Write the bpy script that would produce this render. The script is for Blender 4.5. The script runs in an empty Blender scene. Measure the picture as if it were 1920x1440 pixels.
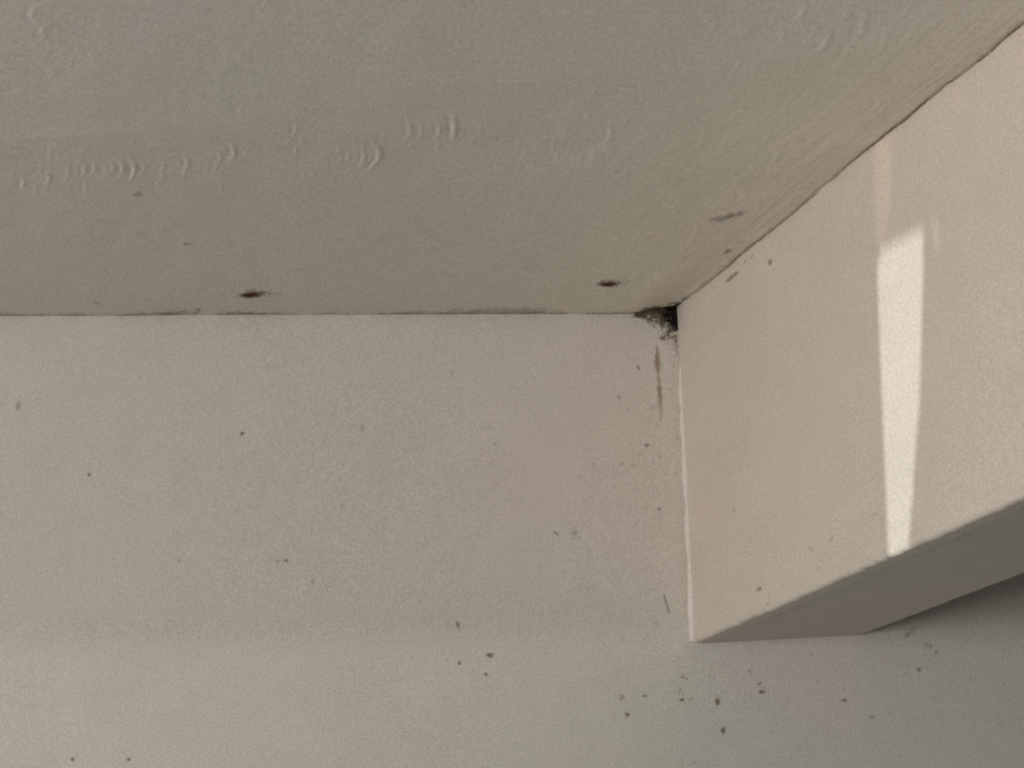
import bpy, math
import numpy as np
S = bpy.context.scene
COL = S.collection

# ------------------------------------------------------------------ camera
YAW, PITCH, ROLL, FPX = map(math.radians, (-11.33, 9.58, 2.37, 0)); FPX = 7000.0
cy, sy, cp, sp, cr, sr = math.cos(YAW), math.sin(YAW), math.cos(PITCH), math.sin(PITCH), math.cos(ROLL), math.sin(ROLL)
M = (np.array([[cy, -sy, 0], [sy, cy, 0], [0, 0, 1]]) @ np.array([[1, 0, 0], [0, cp, -sp], [0, sp, cp]])
     @ np.array([[cr, 0, sr], [0, 1, 0], [-sr, 0, cr]]))          # columns: right, forward, up
def ray(x, y): return M @ np.array([(x - 960) / FPX, 1.0, -(y - 720) / FPX])
CAM = -ray(1268, 580) * 3.327                                     # the ceiling corner is the world origin
from mathutils import Matrix
cam = bpy.data.cameras.new('camera'); cam.sensor_width = 36; cam.lens = FPX / 1920 * 36; cam.clip_start = .05; cam.clip_end = 100
co = bpy.data.objects.new('camera', cam); COL.objects.link(co); S.camera = co
mw = np.eye(4); mw[:3, 0] = M[:, 0]; mw[:3, 1] = M[:, 2]; mw[:3, 2] = -M[:, 1]; mw[:3, 3] = CAM
co.matrix_world = Matrix(mw.tolist())

def on_wall(x, y):                                                # where a line of sight meets the wall / ceiling / beam side
    d = ray(x, y); p = CAM + d * (-CAM[1] / d[1]); return p[0], p[2]
def on_ceil(x, y):
    d = ray(x, y); p = CAM + d * (-CAM[2] / d[2]); return p[0], p[1]
def on_beam(x, y):
    d = ray(x, y); p = CAM + d * (-CAM[0] / d[0]); return p[1], p[2]

# ------------------------------------------------------------------ world, lamps, exposure
w = bpy.data.worlds.new('World'); S.world = w; w.use_nodes = True
w.node_tree.nodes['Background'].inputs[0].default_value = (.90, .975, .985, 1)
w.node_tree.nodes['Background'].inputs[1].default_value = .093
S.view_settings.view_transform = 'Standard'; S.view_settings.look = 'None'
S.view_settings.exposure = 0; S.view_settings.gamma = 1; S.view_settings.use_curve_mapping = False
try: S.cycles.filter_width = 1.95
except Exception: pass

def aim(o, loc, tgt):
    from mathutils import Vector
    o.location = loc; o.rotation_euler = (Vector(tgt) - Vector(loc)).to_track_quat('-Z', 'Y').to_euler()
def area(name, loc, tgt, sx, sy_, power, col):
    l = bpy.data.lights.new(name, 'AREA'); l.shape = 'RECTANGLE'; l.size = sx; l.size_y = sy_; l.energy = power; l.color = col
    o = bpy.data.objects.new(name, l); COL.objects.link(o); aim(o, loc, tgt); return o
area('window_light', (-2.7, -2.35, -.62), (-.1, -.1, -.3), 1.3, .95, 52, (1, .972, .955))

LAMP = np.array([-2.9, -.55, -.12])                               # the low beam of light that lands on the beam side
sl = bpy.data.lights.new('gap_light', 'SPOT'); sl.energy = 172; sl.color = (.955, .985, 1); sl.shadow_soft_size = .0008
sl.spot_size = math.radians(16); sl.spot_blend = .1
so = bpy.data.objects.new('gap_light', sl); COL.objects.link(so)

# ------------------------------------------------------------------ noise
RNG = np.random.default_rng(7)
LAT = RNG.random((64, 256, 256))
def vnoise(u, v, k=0):
    u = np.asarray(u, float); v = np.asarray(v, float)
    i = np.floor(u).astype(int); j = np.floor(v).astype(int); a = u - i; b = v - j
    a = a * a * a * (a * (a * 6 - 15) + 10); b = b * b * b * (b * (b * 6 - 15) + 10)
    L = LAT[k % 64]; i0, i1, j0, j1 = i % 256, (i + 1) % 256, j % 256, (j + 1) % 256
    return (L[i0, j0] * (1 - a) + L[i1, j0] * a) * (1 - b) + (L[i0, j1] * (1 - a) + L[i1, j1] * a) * b
def fbm(u, v, k=0, n=4):
    s = 0; t = 0; amp = 1.0
    for q in range(n):
        s = s + amp * vnoise(u * 2 ** q + 17.3 * q, v * 2 ** q + 5.1 * q, k + q); t += amp; amp *= .5
    return s / t - .5                                              # about -0.5 .. 0.5
def sstep(a, b, x):
    t = np.clip((np.asarray(x, float) - a) / (b - a), 0, 1); return t * t * (3 - 2 * t)

# ------------------------------------------------------------------ surface shapes (metres)
BH = on_wall(1292, 1207)[1]                                       # level of the beam's lower left edge
BX1, BZ1 = on_wall(1620, 1190)                                    # its lower right edge at the wall
RIP = []
def ripple(px, py, wd=2.2, ln=26, amp=.5, curve=.25):
    x, y = on_ceil(px, py); x2, y2 = on_ceil(px, py - ln); RIP.append((x, y, .62 * wd / 1000, abs(y2 - y), .85 * amp / 1000, curve, (x2 - x) / (y2 - y)))
for a in [(45, 345, 2.2, 18, .45), (92, 340, 2.4, 26, .6), (84, 348, 1.8, 14, .3), (160, 322, 2, 20, .45), (178, 318, 2.2, 22, .45), (213, 318, 2, 18, .4),
          (231, 320, 2.2, 24, .6), (252, 322, 2.4, 28, .75), (272, 318, 2, 18, .4), (309, 315, 2.2, 16, .35), (352, 310, 2.2, 20, .6),
          (413, 298, 2.2, 24, .45), (440, 288, 2.6, 28, .7), (430, 300, 2, 16, .3), (540, 262, 2, 18, .3), (640, 300, 2, 22, .35), (655, 296, 2, 18, .3),
          (684, 298, 2.4, 26, .65), (712, 292, 3.2, 40, 1.0, .6), (700, 290, 2.2, 30, .5, .5), (770, 240, 2.6, 34, .45), (790, 250, 2.2, 28, .4),
          (824, 243, 2.2, 28, .6), (853, 240, 3, 40, 1.15, .15), (868, 245, 2, 20, .35), (570, 330, 2, 18, .3), (415, 355, 2.2, 22, .3), (505, 325, 2, 18, .25),
          (1146, 245, 3, 38, .5, .4), (1090, 296, 2.6, 26, .4, .5), (1078, 298, 2, 18, .3), (1045, 295, 2, 18, .25), (450, 210, 2.4, 24, .3, -.5),
          (1555, 60, 3, 50, .4, .6), (1590, 90, 3, 50, .35, .6), (1620, 45, 3, 50, .4, .6), (1660, 70, 3, 50, .35, .6), (60, 25, 3, 30, .4, -.8), (80, 60, 3, 30, .35, -.8)]:
    ripple(*a)
_r = np.random.default_rng(12)
for _ in range(70):                                               # smaller irregular marks in the same trowel band and nearer the beam
    q = _r.uniform(0, 1180); ripple(q, 345 - .085 * q + _r.normal(0, 26), _r.uniform(1.6, 3), _r.uniform(8, 26), _r.uniform(.1, .36), _r.uniform(-.3, .7))
for _ in range(40):
    q = _r.uniform(1300, 1720); ripple(q, _r.uniform(10, 560 - .825 * (q - 1268) - 40) if q < 1850 else 20, _r.uniform(2, 4), _r.uniform(16, 40), _r.uniform(.12, .38), _r.uniform(.2, .9))
RIDGES = [(on_ceil(700, 132), on_ceil(885, 126), .35), (on_ceil(690, 164), on_ceil(890, 156), .35), (on_ceil(1200, 165), on_ceil(1420, 150), .3),
          (on_ceil(0, 262), on_ceil(330, 238), .5), (on_ceil(470, 168), on_ceil(700, 150), .2)]

def ceil_h(x, y):                                                 # height of the ceiling skin, + is up
    x = np.asarray(x, float); y = np.asarray(y, float)
    h = .0022 * fbm(x * 3.1, y * 1.8, 1, 3) + .0010 * fbm(x * 16, y * 5, 5, 3) + .00022 * fbm(x * 90, y * 30, 9, 3)
    nb = np.exp(-np.abs(x) / .06)                                 # brush strokes that run along the beam
    h = h + nb * .0011 * fbm(x * 140, y * 7, 20, 3)
    h = h - nb * (.0034 * fbm(x * 3, y * 9.0 + 3.3, 24, 5) + .0014 * sstep(-.03, .03, fbm(y * 6, x * 4, 28, 3))) * (np.abs(y) > .01)
    y = y + wall_h(x, x * 0)
    seam = np.clip(fbm(x * 9, x * 0, 30, 4) + .22, 0, 1) * 2      # open joint against the wall, wider in places
    h = h + (.0006 + .0012 * seam) * np.exp(-(y / .0028) ** 2) - .0062 * np.exp(-(y / .20) ** 2) * sstep(-.008, -.05, x)
    y = y - wall_h(x, x * 0)
    h = h + .0016 * (1 - sstep(0, .006, np.abs(x))) * np.clip(.7 + 2 * fbm(y * 13, y * 0, 33, 3), 0, 2) * (x < .002)
    yb = on_ceil(250, 275)[1]                                     # trowel line across the left half
    h = h + .0016 * sstep(-.05, .05, (y - yb) + .12 * (x + .5) + .03 * fbm(x * 5, y * 3, 35, 2)) * sstep(.1, -.25, x)
    for rx, ry, wd, ln, am, cv, sl_ in RIP:
        m = (np.abs(x - rx - sl_ * (y - ry)) < .03) & (np.abs(y - ry) < 1.6 * ln)
        if m.any():
            dx = (x[m] - rx - sl_ * (y[m] - ry)) + cv * .010 * ((y[m] - ry) / ln) ** 2 * 2 + .0012 * fbm(y[m] * 30, x[m] * 5, int(abs(rx) * 900) % 50, 2); e = np.exp(-((y[m] - ry) / (.55 * ln)) ** 2)
            h[m] -= am * e * (np.exp(-(dx / wd) ** 2) - .55 * np.exp(-((dx + 2.0 * wd) / wd) ** 2))
    for (a, b, am) in RIDGES:
        a, b = np.array(a), np.array(b); d = b - a; L2 = d @ d
        t = ((x - a[0]) * d[0] + (y - a[1]) * d[1]) / L2
        q = ((x - a[0]) * d[1] - (y - a[1]) * d[0]) / math.sqrt(L2)
        h = h - am / 1000 * np.exp(-(q / .014) ** 2) * sstep(-.05, .2, t) * (1 - sstep(.8, 1.05, t))
    return h
def wall_h(x, z):                                                 # how far the wall skin stands out towards the room
    x = np.asarray(x, float); z = np.asarray(z, float)
    h = .0020 * fbm(x * 3.3, z * 3.3, 40, 3) + .0006 * fbm(x * 18, z * 18, 44, 3) + .00016 * fbm(x * 110, z * 110, 48, 3)
    zl = BH + .006 + .012 * fbm(x * 4, x * 0, 52, 2)
    lint = sstep(-.012, .05, z - zl)                              # the plaster of the lintel swells out a little above the beam's lower level
    h = h + .0045 * lint * (1 - .4 * sstep(.0, -.5, x)) * (x < .02)
    h = h + .0010 * np.exp(-((x + .008) / .012) ** 2) * sstep(BH - .01, BH + .02, z)   # filler smeared into the corner
    return h
def beam_h(y, z):                                                 # how far the side of the beam stands out to the left
    y = np.asarray(y, float); z = np.asarray(z, float)
    h = .0016 * fbm(y * 3, z * 3, 54, 3) + .0005 * fbm(y * 22, z * 22, 57, 3) + .00014 * fbm(y * 110, z * 110, 60, 3)
    return h

# ------------------------------------------------------------------ materials
def N(nt, t, **k):
    n = nt.nodes.new(t)
    for a, b in k.items(): setattr(n, a, b)
    return n
def paint(name, base, vary=.035, grain=.055, rough=.62, seed=0.0, coat_or_light=None, stretch=1.0, bump=.35):
    m = bpy.data.materials.new(name); m.use_nodes = True; nt = m.node_tree; L = nt.links.new
    b = nt.nodes['Principled BSDF']; tc = N(nt, 'ShaderNodeTexCoord'); mp = N(nt, 'ShaderNodeMapping'); mp.inputs['Location'].default_value = (seed, seed * 1.7, seed * .6); mp.inputs['Scale'].default_value = (1, stretch, 1)
    L(tc.outputs['Object'], mp.inputs['Vector'])
    def noise(sc, det, ro=.55):
        n = N(nt, 'ShaderNodeTexNoise'); n.inputs['Scale'].default_value = sc; n.inputs['Detail'].default_value = det; n.inputs['Roughness'].default_value = ro
        L(mp.outputs['Vector'], n.inputs['Vector']); return n
    hue = N(nt, 'ShaderNodeMix', data_type='RGBA')                # uneven old paint: pinker and greener areas
    n1 = noise(4, 3); r1 = N(nt, 'ShaderNodeMapRange'); r1.inputs[1].default_value = .35; r1.inputs[2].default_value = .65; L(n1.outputs['Fac'], r1.inputs[0]); L(r1.outputs[0], hue.inputs['Factor'])
    bb = np.array(base)
    hue.inputs['A'].default_value = (*(bb * (1 + vary, 1 - .25 * vary, 1 + .3 * vary)), 1); hue.inputs['B'].default_value = (*(bb * (1 - vary, 1 + .25 * vary, 1 - .5 * vary)), 1)
    prev = hue.outputs['Result']
    for sc, det, amt in ((22, 4, vary), (520, 2, grain), (1400, 1, grain * .8)):
        n = noise(sc, det, .6); r = N(nt, 'ShaderNodeMapRange'); r.inputs[1].default_value = .25; r.inputs[2].default_value = .75
        r.inputs[3].default_value = 1 - 1.6 * amt; r.inputs[4].default_value = 1 + 1.2 * amt; L(n.outputs['Fac'], r.inputs[0])
        x = N(nt, 'ShaderNodeMix', data_type='RGBA', blend_type='MULTIPLY'); x.inputs['Factor'].default_value = 1
        L(prev, x.inputs['A']); L(r.outputs[0], x.inputs['B']); prev = x.outputs['Result']
    if coat_or_light:                                                      # two tones meet on a wandering line, roller coats on the ceiling, painted light on the wall: coat = (axis weights, level, width, colour past it, colour before it, wander)
        ax, lv, wd, c1, c0, wn = coat_or_light
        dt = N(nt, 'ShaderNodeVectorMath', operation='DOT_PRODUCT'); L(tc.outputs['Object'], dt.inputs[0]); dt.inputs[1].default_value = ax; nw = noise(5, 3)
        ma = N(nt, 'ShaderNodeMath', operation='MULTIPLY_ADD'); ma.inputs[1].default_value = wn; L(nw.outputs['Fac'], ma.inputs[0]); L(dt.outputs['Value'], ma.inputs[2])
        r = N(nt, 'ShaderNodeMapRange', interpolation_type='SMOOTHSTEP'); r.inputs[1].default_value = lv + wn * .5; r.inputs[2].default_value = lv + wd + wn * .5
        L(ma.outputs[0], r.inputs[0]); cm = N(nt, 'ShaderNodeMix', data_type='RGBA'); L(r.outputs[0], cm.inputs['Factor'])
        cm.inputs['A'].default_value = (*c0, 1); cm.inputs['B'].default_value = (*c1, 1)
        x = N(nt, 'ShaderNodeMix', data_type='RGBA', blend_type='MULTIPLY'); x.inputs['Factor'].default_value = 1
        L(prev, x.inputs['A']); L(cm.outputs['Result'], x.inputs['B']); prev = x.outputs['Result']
    L(prev, b.inputs['Base Color']); b.inputs['Roughness'].default_value = rough; b.inputs['Specular IOR Level'].default_value = .25
    nb = noise(380, 3, .65); bu = N(nt, 'ShaderNodeBump'); bu.inputs['Strength'].default_value = bump; bu.inputs['Distance'].default_value = .0006
    L(nb.outputs['Fac'], bu.inputs['Height']); L(bu.outputs[0], b.inputs['Normal'])
    return m
def stain_mat(name, dark, pale):
    m = bpy.data.materials.new(name); m.use_nodes = True; nt = m.node_tree; b = nt.nodes['Principled BSDF']
    at = N(nt, 'ShaderNodeAttribute', attribute_name='tone'); mx = N(nt, 'ShaderNodeMix', data_type='RGBA')
    n = N(nt, 'ShaderNodeTexNoise'); n.inputs['Scale'].default_value = 900; ad = N(nt, 'ShaderNodeMath', operation='MULTIPLY_ADD'); ad.inputs[1].default_value = .5; ad.inputs[2].default_value = -.25
    sm = N(nt, 'ShaderNodeMath', operation='ADD', use_clamp=True); tc = N(nt, 'ShaderNodeTexCoord')
    nt.links.new(tc.outputs['Object'], n.inputs['Vector']); nt.links.new(n.outputs['Fac'], ad.inputs[0]); nt.links.new(ad.outputs[0], sm.inputs[0]); nt.links.new(at.outputs['Fac'], sm.inputs[1])
    nt.links.new(sm.outputs[0], mx.inputs['Factor']); mx.inputs['A'].default_value = (*pale, 1); mx.inputs['B'].default_value = (*dark, 1)
    nt.links.new(mx.outputs['Result'], b.inputs['Base Color']); b.inputs['Roughness'].default_value = .9; b.inputs['Specular IOR Level'].default_value = .1
    return m
M_WALL = paint('wall_paint', (.70, .65, .578), vary=.02, grain=.105, seed=1.3, coat_or_light=((0, 0, 1), BH - .006, .034, (.945, .94, .93), (1.03, 1.04, 1.04), .02))  # light painted in: paler below the beam's lower level, darker above
_a, _b = np.array(on_ceil(0, 285)), np.array(on_ceil(760, 190)); _n = np.array([(_b - _a)[1], -(_b - _a)[0]]); _n = _n / np.hypot(*_n); _n = _n * np.sign(_n[1])
M_CEIL = paint('ceiling_paint', (.755, .70, .612), vary=.018, grain=.10, seed=4.1, stretch=.2, bump=.14, coat_or_light=((float(_n[0]), float(_n[1]), 0), float(_n @ _a) - .03, .05, (.985, .978, .975), (1.005, 1.008, 1.03), .10))
M_BEAM = paint('beam_paint', (.695, .612, .533), vary=.026, grain=.10, seed=7.7, stretch=.35)
M_CAULK = paint('caulk', (.77, .70, .63), vary=.02, grain=.1, seed=2.2)
M_MOULD = stain_mat('black_mould', (.006, .004, .004), (.30, .235, .155))
M_RUST = stain_mat('rust', (.085, .022, .016), (.46, .41, .34))
M_BROWN = stain_mat('brown_stain', (.33, .24, .175), (.54, .465, .38))
M_SPECK = stain_mat('speck_dirt', (.25, .21, .165), (.56, .51, .43))
M_FAINT = stain_mat('faint_dirt', (.38, .335, .275), (.60, .55, .475))
M_GOBO = bpy.data.materials.new('gobo_dark'); M_GOBO.use_nodes = True  # for the added plate that masks the spot lamp
M_GOBO.node_tree.nodes['Principled BSDF'].inputs['Base Color'].default_value = (.05, .045, .04, 1)

# ------------------------------------------------------------------ mesh helpers
def tag(o, label=None, cat=None, group=None, kind=None):
    for k, v in (('label', label), ('category', cat), ('group', group), ('kind', kind)):
        if v: o[k] = v
    return o
def link(name, verts, faces, mat, parent=None, smooth=True, tone=None):
    me = bpy.data.meshes.new(name); me.from_pydata(verts, [], faces); me.materials.append(mat)
    if smooth: me.polygons.foreach_set('use_smooth', [True] * len(me.polygons))
    if tone is not None:
        a = me.attributes.new('tone', 'FLOAT', 'POINT'); a.data.foreach_set('value', np.asarray(tone, np.float32))
    me.update(); o = bpy.data.objects.new(name, me); COL.objects.link(o)
    if parent: o.parent = parent
    return o
def slab(name, U, V, P, back, mat, parent=None, flip=False):
    """height-field skin P (nu, nv, 3) closed by a flat back shifted by `back`"""
    nu, nv = len(U), len(V); idx = np.arange(nu * nv).reshape(nu, nv)
    q = np.stack([idx[:-1, :-1], idx[1:, :-1], idx[1:, 1:], idx[:-1, 1:]], -1).reshape(-1, 4)
    if flip: q = q[:, ::-1]
    vs = P.reshape(-1, 3).tolist(); fs = q.tolist()
    loop = list(idx[:, 0]) + list(idx[-1, 1:]) + list(idx[-2::-1, -1]) + list(idx[0, -2:0:-1])
    n0 = len(vs); vs += [(np.array(vs[i]) + back).tolist() for i in loop]; n = len(loop)
    for k in range(n):
        f = [loop[k], n0 + k, n0 + (k + 1) % n, loop[(k + 1) % n]]; fs.append([int(a) for a in (f[::-1] if flip else f)])
    f = [n0 + k for k in range(n)]; fs.append(f if flip else f[::-1])
    o = link(name, vs, fs, mat, parent)
    pl = o.data.polygons
    for k in range(len(q), len(pl)): pl[k].use_smooth = False
    return o
def span(*parts):
    return np.concatenate([np.arange(a, b, s) for a, b, s in parts] + [[parts[-1][1]]])

# ------------------------------------------------------------------ ceiling, wall, beam
U = span((-4, -1, .1), (-1, -.8, .01), (-.8, 0, .0009), (0, .02, .004), (.02, 3, .15)); V = span((-5, -1.4, .15), (-1.4, -1.1, .02), (-1.1, -.03, .0045), (-.03, 0, .001), (0, .1, .02))
uu, vv = np.meshgrid(U, V, indexing='ij')
ceiling = slab('ceiling', U, V, np.stack([uu, vv, ceil_h(uu, vv)], -1), np.array([0, 0, .12]), M_CEIL, flip=True)
U = span((-4, -1, .1), (-1, -.75, .01), (-.75, .45, .0022), (.45, .6, .01), (.6, 3, .15)); V = span((-3, -.6, .1), (-.6, -.5, .01), (-.5, .012, .0022))
uu, vv = np.meshgrid(U, V, indexing='ij')
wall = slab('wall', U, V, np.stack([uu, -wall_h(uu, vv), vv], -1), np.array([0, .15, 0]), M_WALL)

beam = bpy.data.objects.new('ceiling_beam', None); COL.objects.link(beam)
LB = 3.6
# side of the beam: a skin in (y, z) whose lower edge turns under with a small uneven radius
ys = span((-LB, -1.2, .08), (-1.2, -1.0, .01), (-1.0, .004, .0028))
zs = span((BH, BH + .3 - .3, 1)) if False else span((BH + .004, .012, .0026))
yy, zz = np.meshgrid(ys, zs, indexing='ij')
side = np.stack([-beam_h(yy, zz), yy, zz], -1)
edge = .0012 * fbm(ys * 26, ys * 0, 62, 4) + .0012 * fbm(ys * 110, ys * 0, 64, 3) * sstep(-.02, -.05, ys)
def rowz(dx, dz):                                                # rounded lower edge
    return np.stack([-beam_h(ys, ys * 0 + BH + .004) + dx, ys, BH + .004 + dz + edge * min(1, -dz / .003)], -1)[:, None]
P = np.concatenate([rowz(.0042, -.0040), rowz(.0022, -.0036), rowz(.0008, -.0024), rowz(.0002, -.0011), side], 1)
sf = slab('side_face', ys, np.arange(P.shape[1]), P, np.array([.012, 0, 0]), M_BEAM, beam, flip=True)
# underside
xs = np.concatenate([[.0046], np.linspace(.008, BX1 - .004, 40), [BX1]])
ky = np.linspace(0, 1, len(xs))
yy, xx = np.meshgrid(ys, xs, indexing='ij')
zc = BH + (BZ1 - BH) * (xx / BX1) + .0012 * fbm(xx * 14, yy * 10, 70, 3) * sstep(0, .02, xx)
zc += edge[:, None] * np.exp(-xx / .02); zc[:, 0] = BH + .0003 + edge; zc[:, -1] += .0016 * fbm(ys * 24, ys * 0, 66, 4) + .001
xx = xx.copy(); xx[:, -1] += .002 * fbm(ys * 20, ys * 0, 67, 4)
sb = slab('underside', ys, xs, np.stack([xx, yy, zc], -1), np.array([0, 0, .012]), M_BEAM, beam, flip=True)
zs2 = np.linspace(BZ1 + .014, .01, 30); yy, zz = np.meshgrid(ys, zs2, indexing='ij')
slab('far_face', ys, zs2, np.stack([BX1 - .001 + .001 * fbm(yy * 5, zz * 5, 71, 2), yy, zz], -1), np.array([-.012, 0, 0]), M_BEAM, beam)
# caulk bead in the inner corner of wall and beam
zz = np.linspace(BH + .002, -.052, 150); k = 5; vs = []; fs = []
wd = (.0062 + .0060 * fbm(zz * 34, zz * 0, 73, 5)) * (.35 + .65 * sstep(-.045, -.085, zz)) * sstep(-.04, -.055, zz)
for i, z in enumerate(zz):
    wx = wd[i] * .9; wy = wd[i] * .9; hx = float(beam_h(0., z)); hw = float(wall_h(np.array([0.]), np.array([z]))[0])
    for j in range(k):
        t = j / (k - 1) * math.pi / 2
        vs.append((-hx + .0005 - (wx + .0005) * (1 - math.sin(t)), -hw + .0005 - (wy + .0005) * (1 - math.cos(t)), z))
    if i:
        for j in range(k - 1):
            a = (i - 1) * k + j; fs.append((a, a + 1, a + k + 1, a + k))
link('caulk_bead', vs, fs, M_CAULK, beam)['label'] = 'paler bead of filler down the inner corner'

tag(ceiling, kind='structure')
tag(wall, 'plain off white painted wall speckled with dirt, running behind and under the beam', 'wall')
tag(beam, 'off white boxed beam under the ceiling with a bright strip of light on its side', 'beam')

# ------------------------------------------------------------------ marks: thin crusts of real specks lying on a surface
def place(surf, u, v, off):
    if surf == 'wall': return np.stack([u, -wall_h(u, v) - off, v], -1)
    if surf == 'ceil': return np.stack([u, v, ceil_h(u, v) - off], -1)
    return np.stack([-beam_h(u, v) - off, u, v], -1)
def crust(name, surf, box, dens, mat, *, cu=.00045, cv=None, seed=1, speck=.5, off=.00035, parent=None, tone=None):
    """keeps the cells of a fine jittered lattice where dens(u, v) beats a noise threshold"""
    cv = cv or cu; u0, u1, v0, v1 = box; nu = max(4, int((u1 - u0) / cu)); nv = max(4, int((v1 - v0) / cv))
    u, v = np.meshgrid(np.linspace(u0, u1, nu + 1), np.linspace(v0, v1, nv + 1), indexing='ij')
    rg = np.random.default_rng(seed)
    u = u + (rg.random(u.shape) - .5) * .7 * cu; v = v + (rg.random(v.shape) - .5) * .7 * cv
    d = dens(u, v)
    dc = (d[:-1, :-1] + d[1:, 1:] + d[1:, :-1] + d[:-1, 1:]) / 4
    th = .5 + (1 - speck) * 1.0 * fbm(u[:-1, :-1] / (cu * 4), v[:-1, :-1] / (cv * 4), seed, 2) + speck * (rg.random(dc.shape) - .5)
    keep = dc > th
    if not keep.any(): keep[nu // 2, nv // 2] = True
    idx = np.arange(u.size).reshape(u.shape)
    q = np.stack([idx[:-1, :-1], idx[1:, :-1], idx[1:, 1:], idx[:-1, 1:]], -1)[keep]
    if surf == 'ceil': q = q[:, ::-1]
    used, inv = np.unique(q, return_inverse=True)
    Pt = place(surf, u.ravel()[used], v.ravel()[used], off)
    c = Pt.mean(0); o = link(name, (Pt - c).tolist(), inv.reshape(q.shape).tolist(), mat, parent, False, np.clip((d.ravel()[used] - .25) * 1.3, 0, 1) if tone is None else tone(u.ravel()[used], v.ravel()[used]))
    o.location = c; return o
PX = .000475                                                      # metres per photo pixel at the wall
def blob(cu_, cv_, ru, rv, k, power=1.0, peak=1.25, rough=.5):
    def f(u, v):
        r = np.sqrt(((u - cu_) / ru) ** 2 + ((v - cv_) / rv) ** 2) * (1 + rough * 1.6 * fbm(u / ru * 1.3 + k, v / rv * 1.3 + k, k, 3))
        return np.clip(peak - r ** power * peak * .62, 0, 1.2)
    return f

# black mould in the corner: dark against the beam, thinning out to the left along the joint and down
def mould_d(u, v):
    x = u / PX; z = -v / PX                                       # photo pixels left of the beam / below the ceiling
    n = 1.5 * fbm(x / 8, z / 7, 11, 5)
    core = 1.3 * np.exp(-(np.clip(-x - 9, 0, None) / 9) ** 2 - (np.clip(z - 26, 0, None) / 16) ** 2)
    zt = (ceil_h(u, u * 0 - .005) - v) / PX + 4
    tail = 1.15 * (1 - sstep(.3, 1.7, zt / (12 + 32 * sstep(-85, -14, x)))) * sstep(-96, -66, x)
    low = .60 * np.exp(-((x + 19) / 13) ** 2 - ((z - 46) / 16) ** 2) + .62 * np.exp(-((x + 5) / 5) ** 2 - ((z - 70) / 16) ** 2) + .62 * np.exp(-((x + 33) / 10) ** 2 - ((z - 58) / 7) ** 2)
    env = np.maximum(np.maximum(core, tail), low); return env + (.8 + .5 * sstep(-15, -35, x)) * n * sstep(.05, .5, env)
def mould_t(u, v):
    x = u / PX; z = -v / PX
    return np.clip(.66 - .30 * sstep(6, 34, z) * (1 - sstep(-40, -20, x)) + .45 * sstep(-40, -14, x) * (1 - sstep(38, 62, z)) - .35 * sstep(34, 54, z) + .5 * fbm(x / 9, z / 7, 14, 3), 0, 1)
mo = crust('mould_patch', 'wall', (-.052, -.0006, -.052, .0025), mould_d, M_MOULD, cu=.0004, seed=5, speck=.8, tone=mould_t)
def mould_c(u, v):
    x = u / PX; n = fbm(x / 8, v / .010, 13, 4)
    return (.95 * sstep(-104, -62, x) * np.exp(-(v / .022) ** 2) + .35 * np.exp(-((x + 6) / 14) ** 2 - (v / .05) ** 2) + 1.0 * n) * (x < 0)
cr_ = crust('ceiling_fringe', 'ceil', (-.058, -.001, -.055, -.0006), mould_c, M_MOULD, cu=.0005, cv=.0012, seed=6, speck=.5, tone=lambda u, v: np.clip(.5 + .4 * sstep(-.016, -.004, u) + .5 * fbm(u / .004, v / .01, 15, 3), 0, 1))
mroot = bpy.data.objects.new('mould_stain', None); COL.objects.link(mroot)
mo.parent = mroot; cr_.parent = mroot
tag(mroot, 'black mould clump in the corner where ceiling, wall and beam meet', 'mould')

# two rusty spots in the ceiling, each a dark core in a paler halo
def rust(px, py, rpx, rpy, label, seed, off_core):
    x, y = on_ceil(px, py); dy = abs(on_ceil(px, py - 1)[1] - y)
    root = bpy.data.objects.new('rust_spot', None); COL.objects.link(root)
    ru, rv = rpx * PX, rpy * dy
    h = crust('halo', 'ceil', (x - 2 * ru, x + 2 * ru, y - 2 * rv, y + 2 * rv), blob(x, y, ru * .95, rv * .95, seed, 1.0, .75, .6), M_RUST, cu=.0006, cv=.0022, seed=seed, speck=.7, off=.0003, parent=root)
    c = crust('core', 'ceil', (x - ru, x + ru, y - rv, y + rv), blob(x + off_core * PX, y + .5 * dy, ru * .50, rv * .55, seed + 3, 1.4, 1.5, .4), M_RUST, cu=.0005, cv=.002, seed=seed + 1, speck=.3, off=.0007, parent=root)
    tag(root, label, 'rust spot', 'rusty spots in the ceiling')
rust(478, 544, 34, 8, 'reddish brown rust spot on the ceiling, far to the left of the mouldy corner', 21, -8)
rust(1144, 524, 28, 7, 'dark brown rust spot on the ceiling, close to the mouldy corner', 25, -3)

# brown run on the wall below the mould
def run_d(u, v):
    p = np.array([on_wall(*q) for q in [(1229, 655), (1231, 690), (1234, 730), (1237, 785)]])
    xc = np.interp(-v, -p[:, 1], p[:, 0]); t = (-v + p[0, 1]) / (p[0, 1] - p[-1, 1])
    wd_ = np.interp(t, [0, .2, .35, .6, 1], [3.5, 5.5, 4, 4.5, 3]) * PX
    a = np.interp(t, [-.1, 0, .2, .4, .5, .7, 1, 1.1], [0, .8, 1.0, .62, .8, .85, .5, 0])
    return a * np.exp(-((u - xc) / wd_) ** 2) + .6 * fbm(u / .002, v / .004, 31, 3) * (t > 0) * (t < 1.05) * (np.abs(u - xc) < 2 * wd_)
a, b = on_wall(1210, 640), on_wall(1258, 800)
tag(crust('brown_streak', 'wall', (a[0], b[0], b[1], a[1]), run_d, M_BROWN, seed=33, speck=.6), 'thin brown streak running down the wall just below the mould', 'stain')
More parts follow.
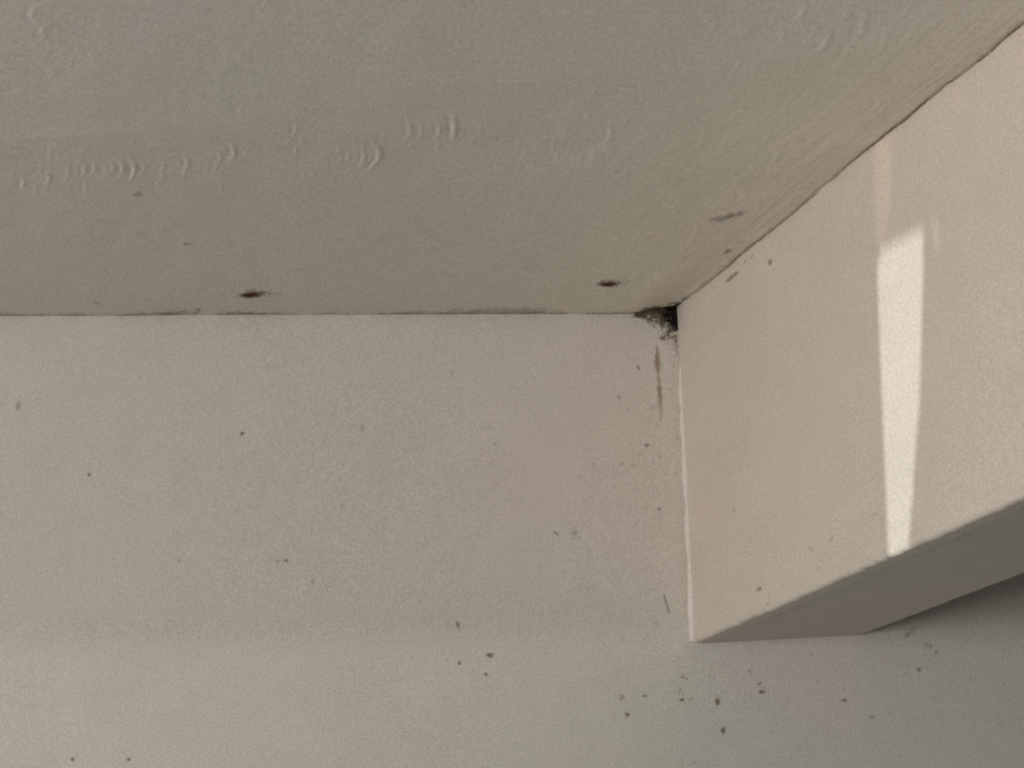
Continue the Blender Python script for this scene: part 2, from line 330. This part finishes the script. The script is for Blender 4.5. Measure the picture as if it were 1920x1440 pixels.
# grey smudge on the ceiling by the beam
x, y = on_ceil(1366, 406); dy = abs(on_ceil(1366, 405)[1] - y)
def smu(u, v):
    a = (u - x) / PX; b = (v - y) / dy                            # b>0: towards the wall, lower in the photo
    return np.maximum(.95 * np.exp(-((a - 4) / 15) ** 2 - ((b + .32 * a) / 7) ** 2), .6 * np.exp(-((a + 14) / 13) ** 2 - ((b - 4) / 7) ** 2)) * (1 + 1.2 * fbm(a / 9, b / 4, 17, 3))
tag(crust('grey_smudge', 'ceil', (x - 40 * PX, x + 36 * PX, y - 20 * dy, y + 18 * dy), smu, M_FAINT, cu=.0006, cv=.0022, seed=35, speck=.8), 'soft grey smudge on the ceiling beside the top edge of the beam', 'stain')

# dirt specks one can point at
G = 'dark specks of dirt on the wall'
def speck(surf, px, py, rx, ry, dark, label, seed, group=G):
    u, v = {'wall': on_wall, 'beam': on_beam, 'ceil': on_ceil}[surf](px, py)
    rx *= .88; ry *= .88; ru, rv = rx * PX, ry * PX
    if surf == 'ceil': rv = ry * abs(on_ceil(px, py - 1)[1] - v)
    if surf == 'beam': ru = rx * abs(on_beam(px - 1, py)[0] - u)
    o = crust('dirt_speck', surf, (u - 1.8 * ru, u + 1.8 * ru, v - 1.8 * rv, v + 1.8 * rv), blob(u, v, ru, rv, seed, 1.2, .55 + .75 * dark, .7), M_SPECK if dark > .45 else M_FAINT,
              cu=min(.0004, ru / 5), cv=(rv / 6 if surf == 'ceil' else min(.0004, rv / 5)), seed=seed, speck=.45, off=.0004)
    return tag(o, label, 'dirt speck', group)
SP = [('wall', 453, 814, 4.5, 5, 1, 'darkest round speck on the bare wall left of the corner, below the left rust spot'),
      ('wall', 167, 891, 4, 4.5, .65, 'small grey brown speck alone on the wall near its left side'),
      ('wall', 33, 762, 4.5, 9, .42, 'pale upright smear of dirt at the upper far left of the wall'),
      ('wall', 535, 1052, 4, 4, .6, 'darker right hand dot of a close pair on the middle of the wall'),
      ('wall', 519, 1053, 4, 4, .42, 'fainter left hand dot of a close pair on the middle of the wall'),
      ('wall', 585, 1091, 4, 6, .42, 'faint speck on the wall just right of and below the close pair of dots'),
      ('wall', 857, 1170, 4.5, 8, .62, 'upright grey speck above the darkest speck of the lower middle wall'),
      ('wall', 918, 1229, 7, 5.5, .95, 'dark heart shaped speck on the lower middle of the wall'),
      ('wall', 861, 1243, 4, 4, .55, 'tiny dot left of the heart shaped speck on the lower wall'),
      ('wall', 911, 1264, 4, 5, .55, 'tiny dot right below the heart shaped speck on the lower wall'),
      ('wall', 136, 1424, 4.5, 4.5, .68, 'left one of two dots at the bottom left of the wall'),
      ('wall', 241, 1424, 4, 4.5, .58, 'right one of two dots at the bottom left of the wall'),
      ('wall', 926, 833, 4, 4, .45, 'uppermost dot of a faint trio on the wall between the rust spots'),
      ('wall', 1210, 836, 5, 4, .62, 'round brown speck on the wall below the end of the brown streak'),
      ('wall', 1233, 956, 5, 4.5, .55, 'small speck on the wall halfway down beside the filler bead'),
      ('wall', 1195, 691, 3, 6, .5, 'short tick mark on the wall left of the brown streak'),
      ('wall', 1278, 1312, 5, 4, .8, 'dark speck on the wall straight below the lower corner of the beam'),
      ('wall', 1344, 1315, 5, 9, .95, 'tall dark oval speck on the wall under the beam tip'),
      ('wall', 1427, 1298, 7, 5, .85, 'wide dark speck at the right of the row under the beam'),
      ('wall', 1424, 1281, 5, 4, .48, 'pale speck just above the wide dark speck under the beam'),
      ('wall', 1355, 1369, 5, 7, .92, 'lowest dark speck on the wall under the beam'),
      ('wall', 1176, 1340, 5, 5.5, .72, 'grey brown speck lowest in the group left of the beam corner'),
      ('wall', 1208, 1305, 6, 2.5, .6, 'short level dash of dirt on the wall left below the beam corner'),
      ('wall', 1581, 1313, 7, 5, .5, 'grey speck on the shaded wall well below the middle of the underside'),
      ('wall', 1722, 1256, 5, 4, .5, 'small grey speck on the shaded wall near the right, below the underside'),
      ('beam', 1443, 492, 4, 6, .5, 'brown tick on the beam side near its top edge', 'dirt specks on the beam side'),
      ('beam', 1425, 1104, 7, 3.5, .55, 'slanted brown tick on the beam side just above its lower edge', 'dirt specks on the beam side'),
      ('ceil', 1364, 470, 6, 4, .6, 'round brown speck on the ceiling hard by the beam edge', 'dirt specks on the ceiling')]
for i, s in enumerate(SP): speck(*s[:7], 100 + i * 3, *(s[7:]))
# slanted scratch in the lower corner and brown smear on the beam
def line_d(fn, p0, p1, wpx, amt, k):
    a, b = np.array(fn(*p0)), np.array(fn(*p1)); d = b - a; L = math.hypot(*d)
    def f(u, v):
        t = ((u - a[0]) * d[0] + (v - a[1]) * d[1]) / L / L; q = ((u - a[0]) * d[1] - (v - a[1]) * d[0]) / L
        return amt * np.exp(-(q / (wpx * PX)) ** 2) * sstep(-.1, .15, t) * (1 - sstep(.7, 1.1, t)) * (1 + 1.1 * fbm(u / .002, v / .002, k, 3))
    lo = np.minimum(a, b) - 6 * PX; hi = np.maximum(a, b) + 6 * PX
    return (lo[0], hi[0], lo[1], hi[1]), f
bx, f = line_d(on_wall, (1241, 1114), (1254, 1156), 2.6, .95, 41)
tag(crust('scratch_mark', 'wall', bx, f, M_FAINT, seed=43, speck=.6), 'short slanted grey scratch on the wall beside the foot of the filler bead', 'scratch')
bx, f = line_d(on_beam, (1362, 528), (1386, 508), 4, .95, 44)
tag(crust('brown_smear', 'beam', bx, f, M_BROWN, seed=45, speck=.7), 'slanted light brown smear on the beam side close to the ceiling', 'stain')

# grime along the joints of the ceiling
M_JOINT = stain_mat('joint_grime', (.24, .215, .16), (.56, .515, .43))
yj = lambda x: -wall_h(x, x * 0)
def joint_d(u, v):
    px = (u - on_wall(0, 590)[0]) / (on_wall(1268, 585)[0] - on_wall(0, 590)[0]) * 1268
    a = .30 + .9 * fbm(px / 60, px * 0, 36, 3) + .5 * np.exp(-((px - 470) / 60) ** 2) + .45 * np.exp(-((px - 310) / 25) ** 2) + .40 * np.exp(-((px - 930) / 90) ** 2) + .55 * np.exp(-((px - 1150) / 60) ** 2) + .3 * np.exp(-((px - 760) / 40) ** 2)
    wd_ = .014 + .018 * np.exp(-((px - 930) / 110) ** 2) + .012 * np.exp(-((px - 360) / 60) ** 2) + .010 * fbm(px / 30, px * 0, 37, 3)
    d = np.clip(yj(u) - v, 0, None)
    return np.clip(a, 0, 1) * np.exp(-(d / wd_) ** 2) * (v < yj(u)) * (1 + .9 * fbm(u / .006, v / .012, 38, 3))
tag(crust('grime_line', 'ceil', (on_wall(-30, 590)[0], -.03, -.045, 0.0), joint_d, M_JOINT, cu=.0008, cv=.0018, seed=61, speck=.8, off=.0003), 'thin uneven dark line of grime along the joint of ceiling and wall', 'grime')
def edge_d(u, v):
    t = -v                                                        # metres out from the wall
    y1, y2, y3 = [-on_ceil(*q)[1] for q in ((1655, 245), (1840, 92), (1300, 556))]
    a = .40 + .7 * fbm(t * 14, t * 0, 39, 3) + .6 * np.exp(-((t - y1) / .07) ** 2) + .3 * np.exp(-((t - y2) / .12) ** 2)
    return np.clip(a, 0, 1) * np.exp(-(u / (.0028 + .003 * fbm(t * 20, t * 0, 45, 3))) ** 2) * (1 + .9 * fbm(u / .002, v / .012, 46, 3))
tag(crust('grime_line', 'ceil', (-.012, .0008, -1.12, -.03), edge_d, M_JOINT, cu=.0005, cv=.003, seed=63, speck=.8, off=.0003), 'thin dark line of grime on the ceiling along the top of the beam', 'grime')

# faint scattered dirt nobody could count
def many(name, surf, fn, pts, seed):
    vs = []; fs = []; tn = []
    rg = np.random.default_rng(seed)
    for (px, py, r) in pts:
        u0, v0 = fn(px, py); n = 7
        ku = kv = 1.0
        if surf == 'ceil': kv = abs(fn(px, py - 1)[1] - v0) / PX * .6
        if surf == 'beam': ku = abs(fn(px - 1, py)[0] - u0) / PX
        for _ in range(int(3 + r * 1.5)):
            du, dv = rg.normal(0, r * .42 * PX, 2) * (ku, kv); a = rg.uniform(.3, .9) * r * .28 * PX
            ang = np.arange(n) / n * 2 * math.pi; rr = a * rg.uniform(.6, 1.2, n)
            Pt = place(surf, u0 + du + rr * np.cos(ang) * ku, v0 + dv + rr * np.sin(ang) * kv, .0003)
            k = len(vs); vs += Pt.tolist(); f_ = list(range(k, k + n)); fs.append(f_[::-1] if surf == 'ceil' else f_); tn += [rg.uniform(.1, .9)] * n
    return tag(link(name, vs, fs, M_FAINT, None, False, tn), kind='stuff')
rg = np.random.default_rng(3)
pts = [(232, 860, 4), (389, 1076, 5), (679, 803, 6), (915, 803, 4), (908, 850, 4), (921, 868, 5), (845, 703, 6), (1040, 1002, 9), (1075, 999, 9), (335, 1050, 6), (1150, 1340, 5),
       (1165, 1308, 8), (1275, 1297, 7), (1740, 1210, 8), (1755, 1225, 6), (1700, 1190, 10), (1712, 1182, 9), (1405, 1257, 6), (1635, 1345, 7), (328, 798, 4), (222, 788, 4), (200, 885, 3),
       (1280, 1270, 8), (1295, 1312, 6), (1160, 745, 6), (1175, 770, 5), (1230, 1170, 6), (1110, 870, 5), (640, 950, 5), (755, 1380, 4), (1300, 1430, 5), (555, 905, 4)]
pts += [(rg.uniform(0, 1250), rg.uniform(640, 1430), rg.uniform(1.5, 3.2)) for _ in range(230)] + [(rg.uniform(1300, 1910), rg.uniform(1225, 1430), rg.uniform(1.5, 4)) for _ in range(70)]
pts += [(rg.uniform(1130, 1270), rg.uniform(660, 1000), rg.uniform(2, 5)) for _ in range(26)]
many('wall_grime', 'wall', on_wall, pts, 51)
pts = [(1375, 960, 6), (1640, 965, 5), (1655, 975, 4), (1520, 1030, 6), (1560, 1010, 6), (1440, 1130, 4), (1410, 480, 5), (1398, 488, 4), (1500, 905, 3)]
pts += [(rg.uniform(1300, 1900), 0, rg.uniform(1.5, 3.5)) for _ in range(40)]
pts = [(x, y if y else 1207 - .4387 * (x - 1300) - rg.exponential(60) - 6, r) for x, y, r in pts]
many('beam_grime', 'beam', on_beam, pts, 53)
pts = [(255, 368, 9), (350, 458, 8), (180, 560, 7), (370, 572, 9), (345, 575, 8), (790, 60, 5)]
pts += [(rg.uniform(0, 1180), 590 - rg.exponential(5), rg.uniform(1.5, 4)) for _ in range(150)]
pts += [(lambda t: (1275 + 640 * t - rg.exponential(6), 572 - 528 * t - rg.exponential(3), rg.uniform(2, 4)))(rg.random()) for _ in range(90)]
many('ceiling_grime', 'ceil', on_ceil, pts, 55)

# ------------------------------------------------------------------ added plate whose cut-outs shape the strip of light (unseen, left of the view)
patch = [(1655, 467), (1690, 450), (1731, 428), (1731, 520), (1724, 760), (1704, 1034), (1701, 1070), (1669, 1070), (1667, 1040), (1655, 760), (1649, 600), (1646, 500)]
streak = [(1640, 250), (1672, 250), (1672, 340), (1668, 400), (1662, 440), (1656, 462), (1648, 480), (1638, 330)]
tick = [(1748, 408), (1758, 415), (1762, 450), (1757, 472), (1750, 440)]
XP = -2.62
def to_plate(q):
    y, z = on_beam(*q); p = np.array([0, y, z]); t = (XP - LAMP[0]) / (p[0] - LAMP[0]); r = LAMP + (p - LAMP) * t; return (float(r[1]), float(r[2]))
yc, zc_ = on_beam(1690, 700)
aim(so, LAMP.tolist(), (0, yc, zc_))
pc = np.array(to_plate((1690, 700))); hs = .062
outer = [(pc[0] - hs, pc[1] - hs), (pc[0] + hs, pc[1] - hs), (pc[0] + hs, pc[1] + hs), (pc[0] - hs, pc[1] + hs)]
from mathutils.geometry import tessellate_polygon
from mathutils import Vector
holes = [[to_plate(q) for q in h] for h in (patch, streak, tick)]
loops = [outer] + holes
flat = [p for l in loops for p in l]
tri = tessellate_polygon([[Vector((p[0], p[1], 0)) for p in l] for l in loops])
n = len(flat); vs = [(XP, p[0], p[1]) for p in flat] + [(XP - .0004, p[0], p[1]) for p in flat]
fs = [tuple(t) for t in tri] + [tuple(i + n for i in t[::-1]) for t in tri]
k = 0
for l in loops:
    for i in range(len(l)):
        a, b = k + i, k + (i + 1) % len(l); fs.append((a, b, b + n, a + n))
    k += len(l)
cu_ = link('gobo_plate', vs, fs, M_GOBO, None, False)
for h, tint in zip(holes[1:], ((.25, .145, .125, 1), (.30, .28, .27, 1))):  # tinted filters added in the small cut-outs to weaken their light
    sh = bpy.data.materials.new('gobo_gel'); sh.use_nodes = True; nt = sh.node_tree; nt.nodes.clear()
    t_ = N(nt, 'ShaderNodeBsdfTransparent'); t_.inputs[0].default_value = tint; o_ = N(nt, 'ShaderNodeOutputMaterial'); nt.links.new(t_.outputs[0], o_.inputs[0])
    link('gel_panel', [(XP - .0002, p[0], p[1]) for p in h], [tuple(range(len(h)))], sh, cu_, False)
tag(cu_, kind='structure')
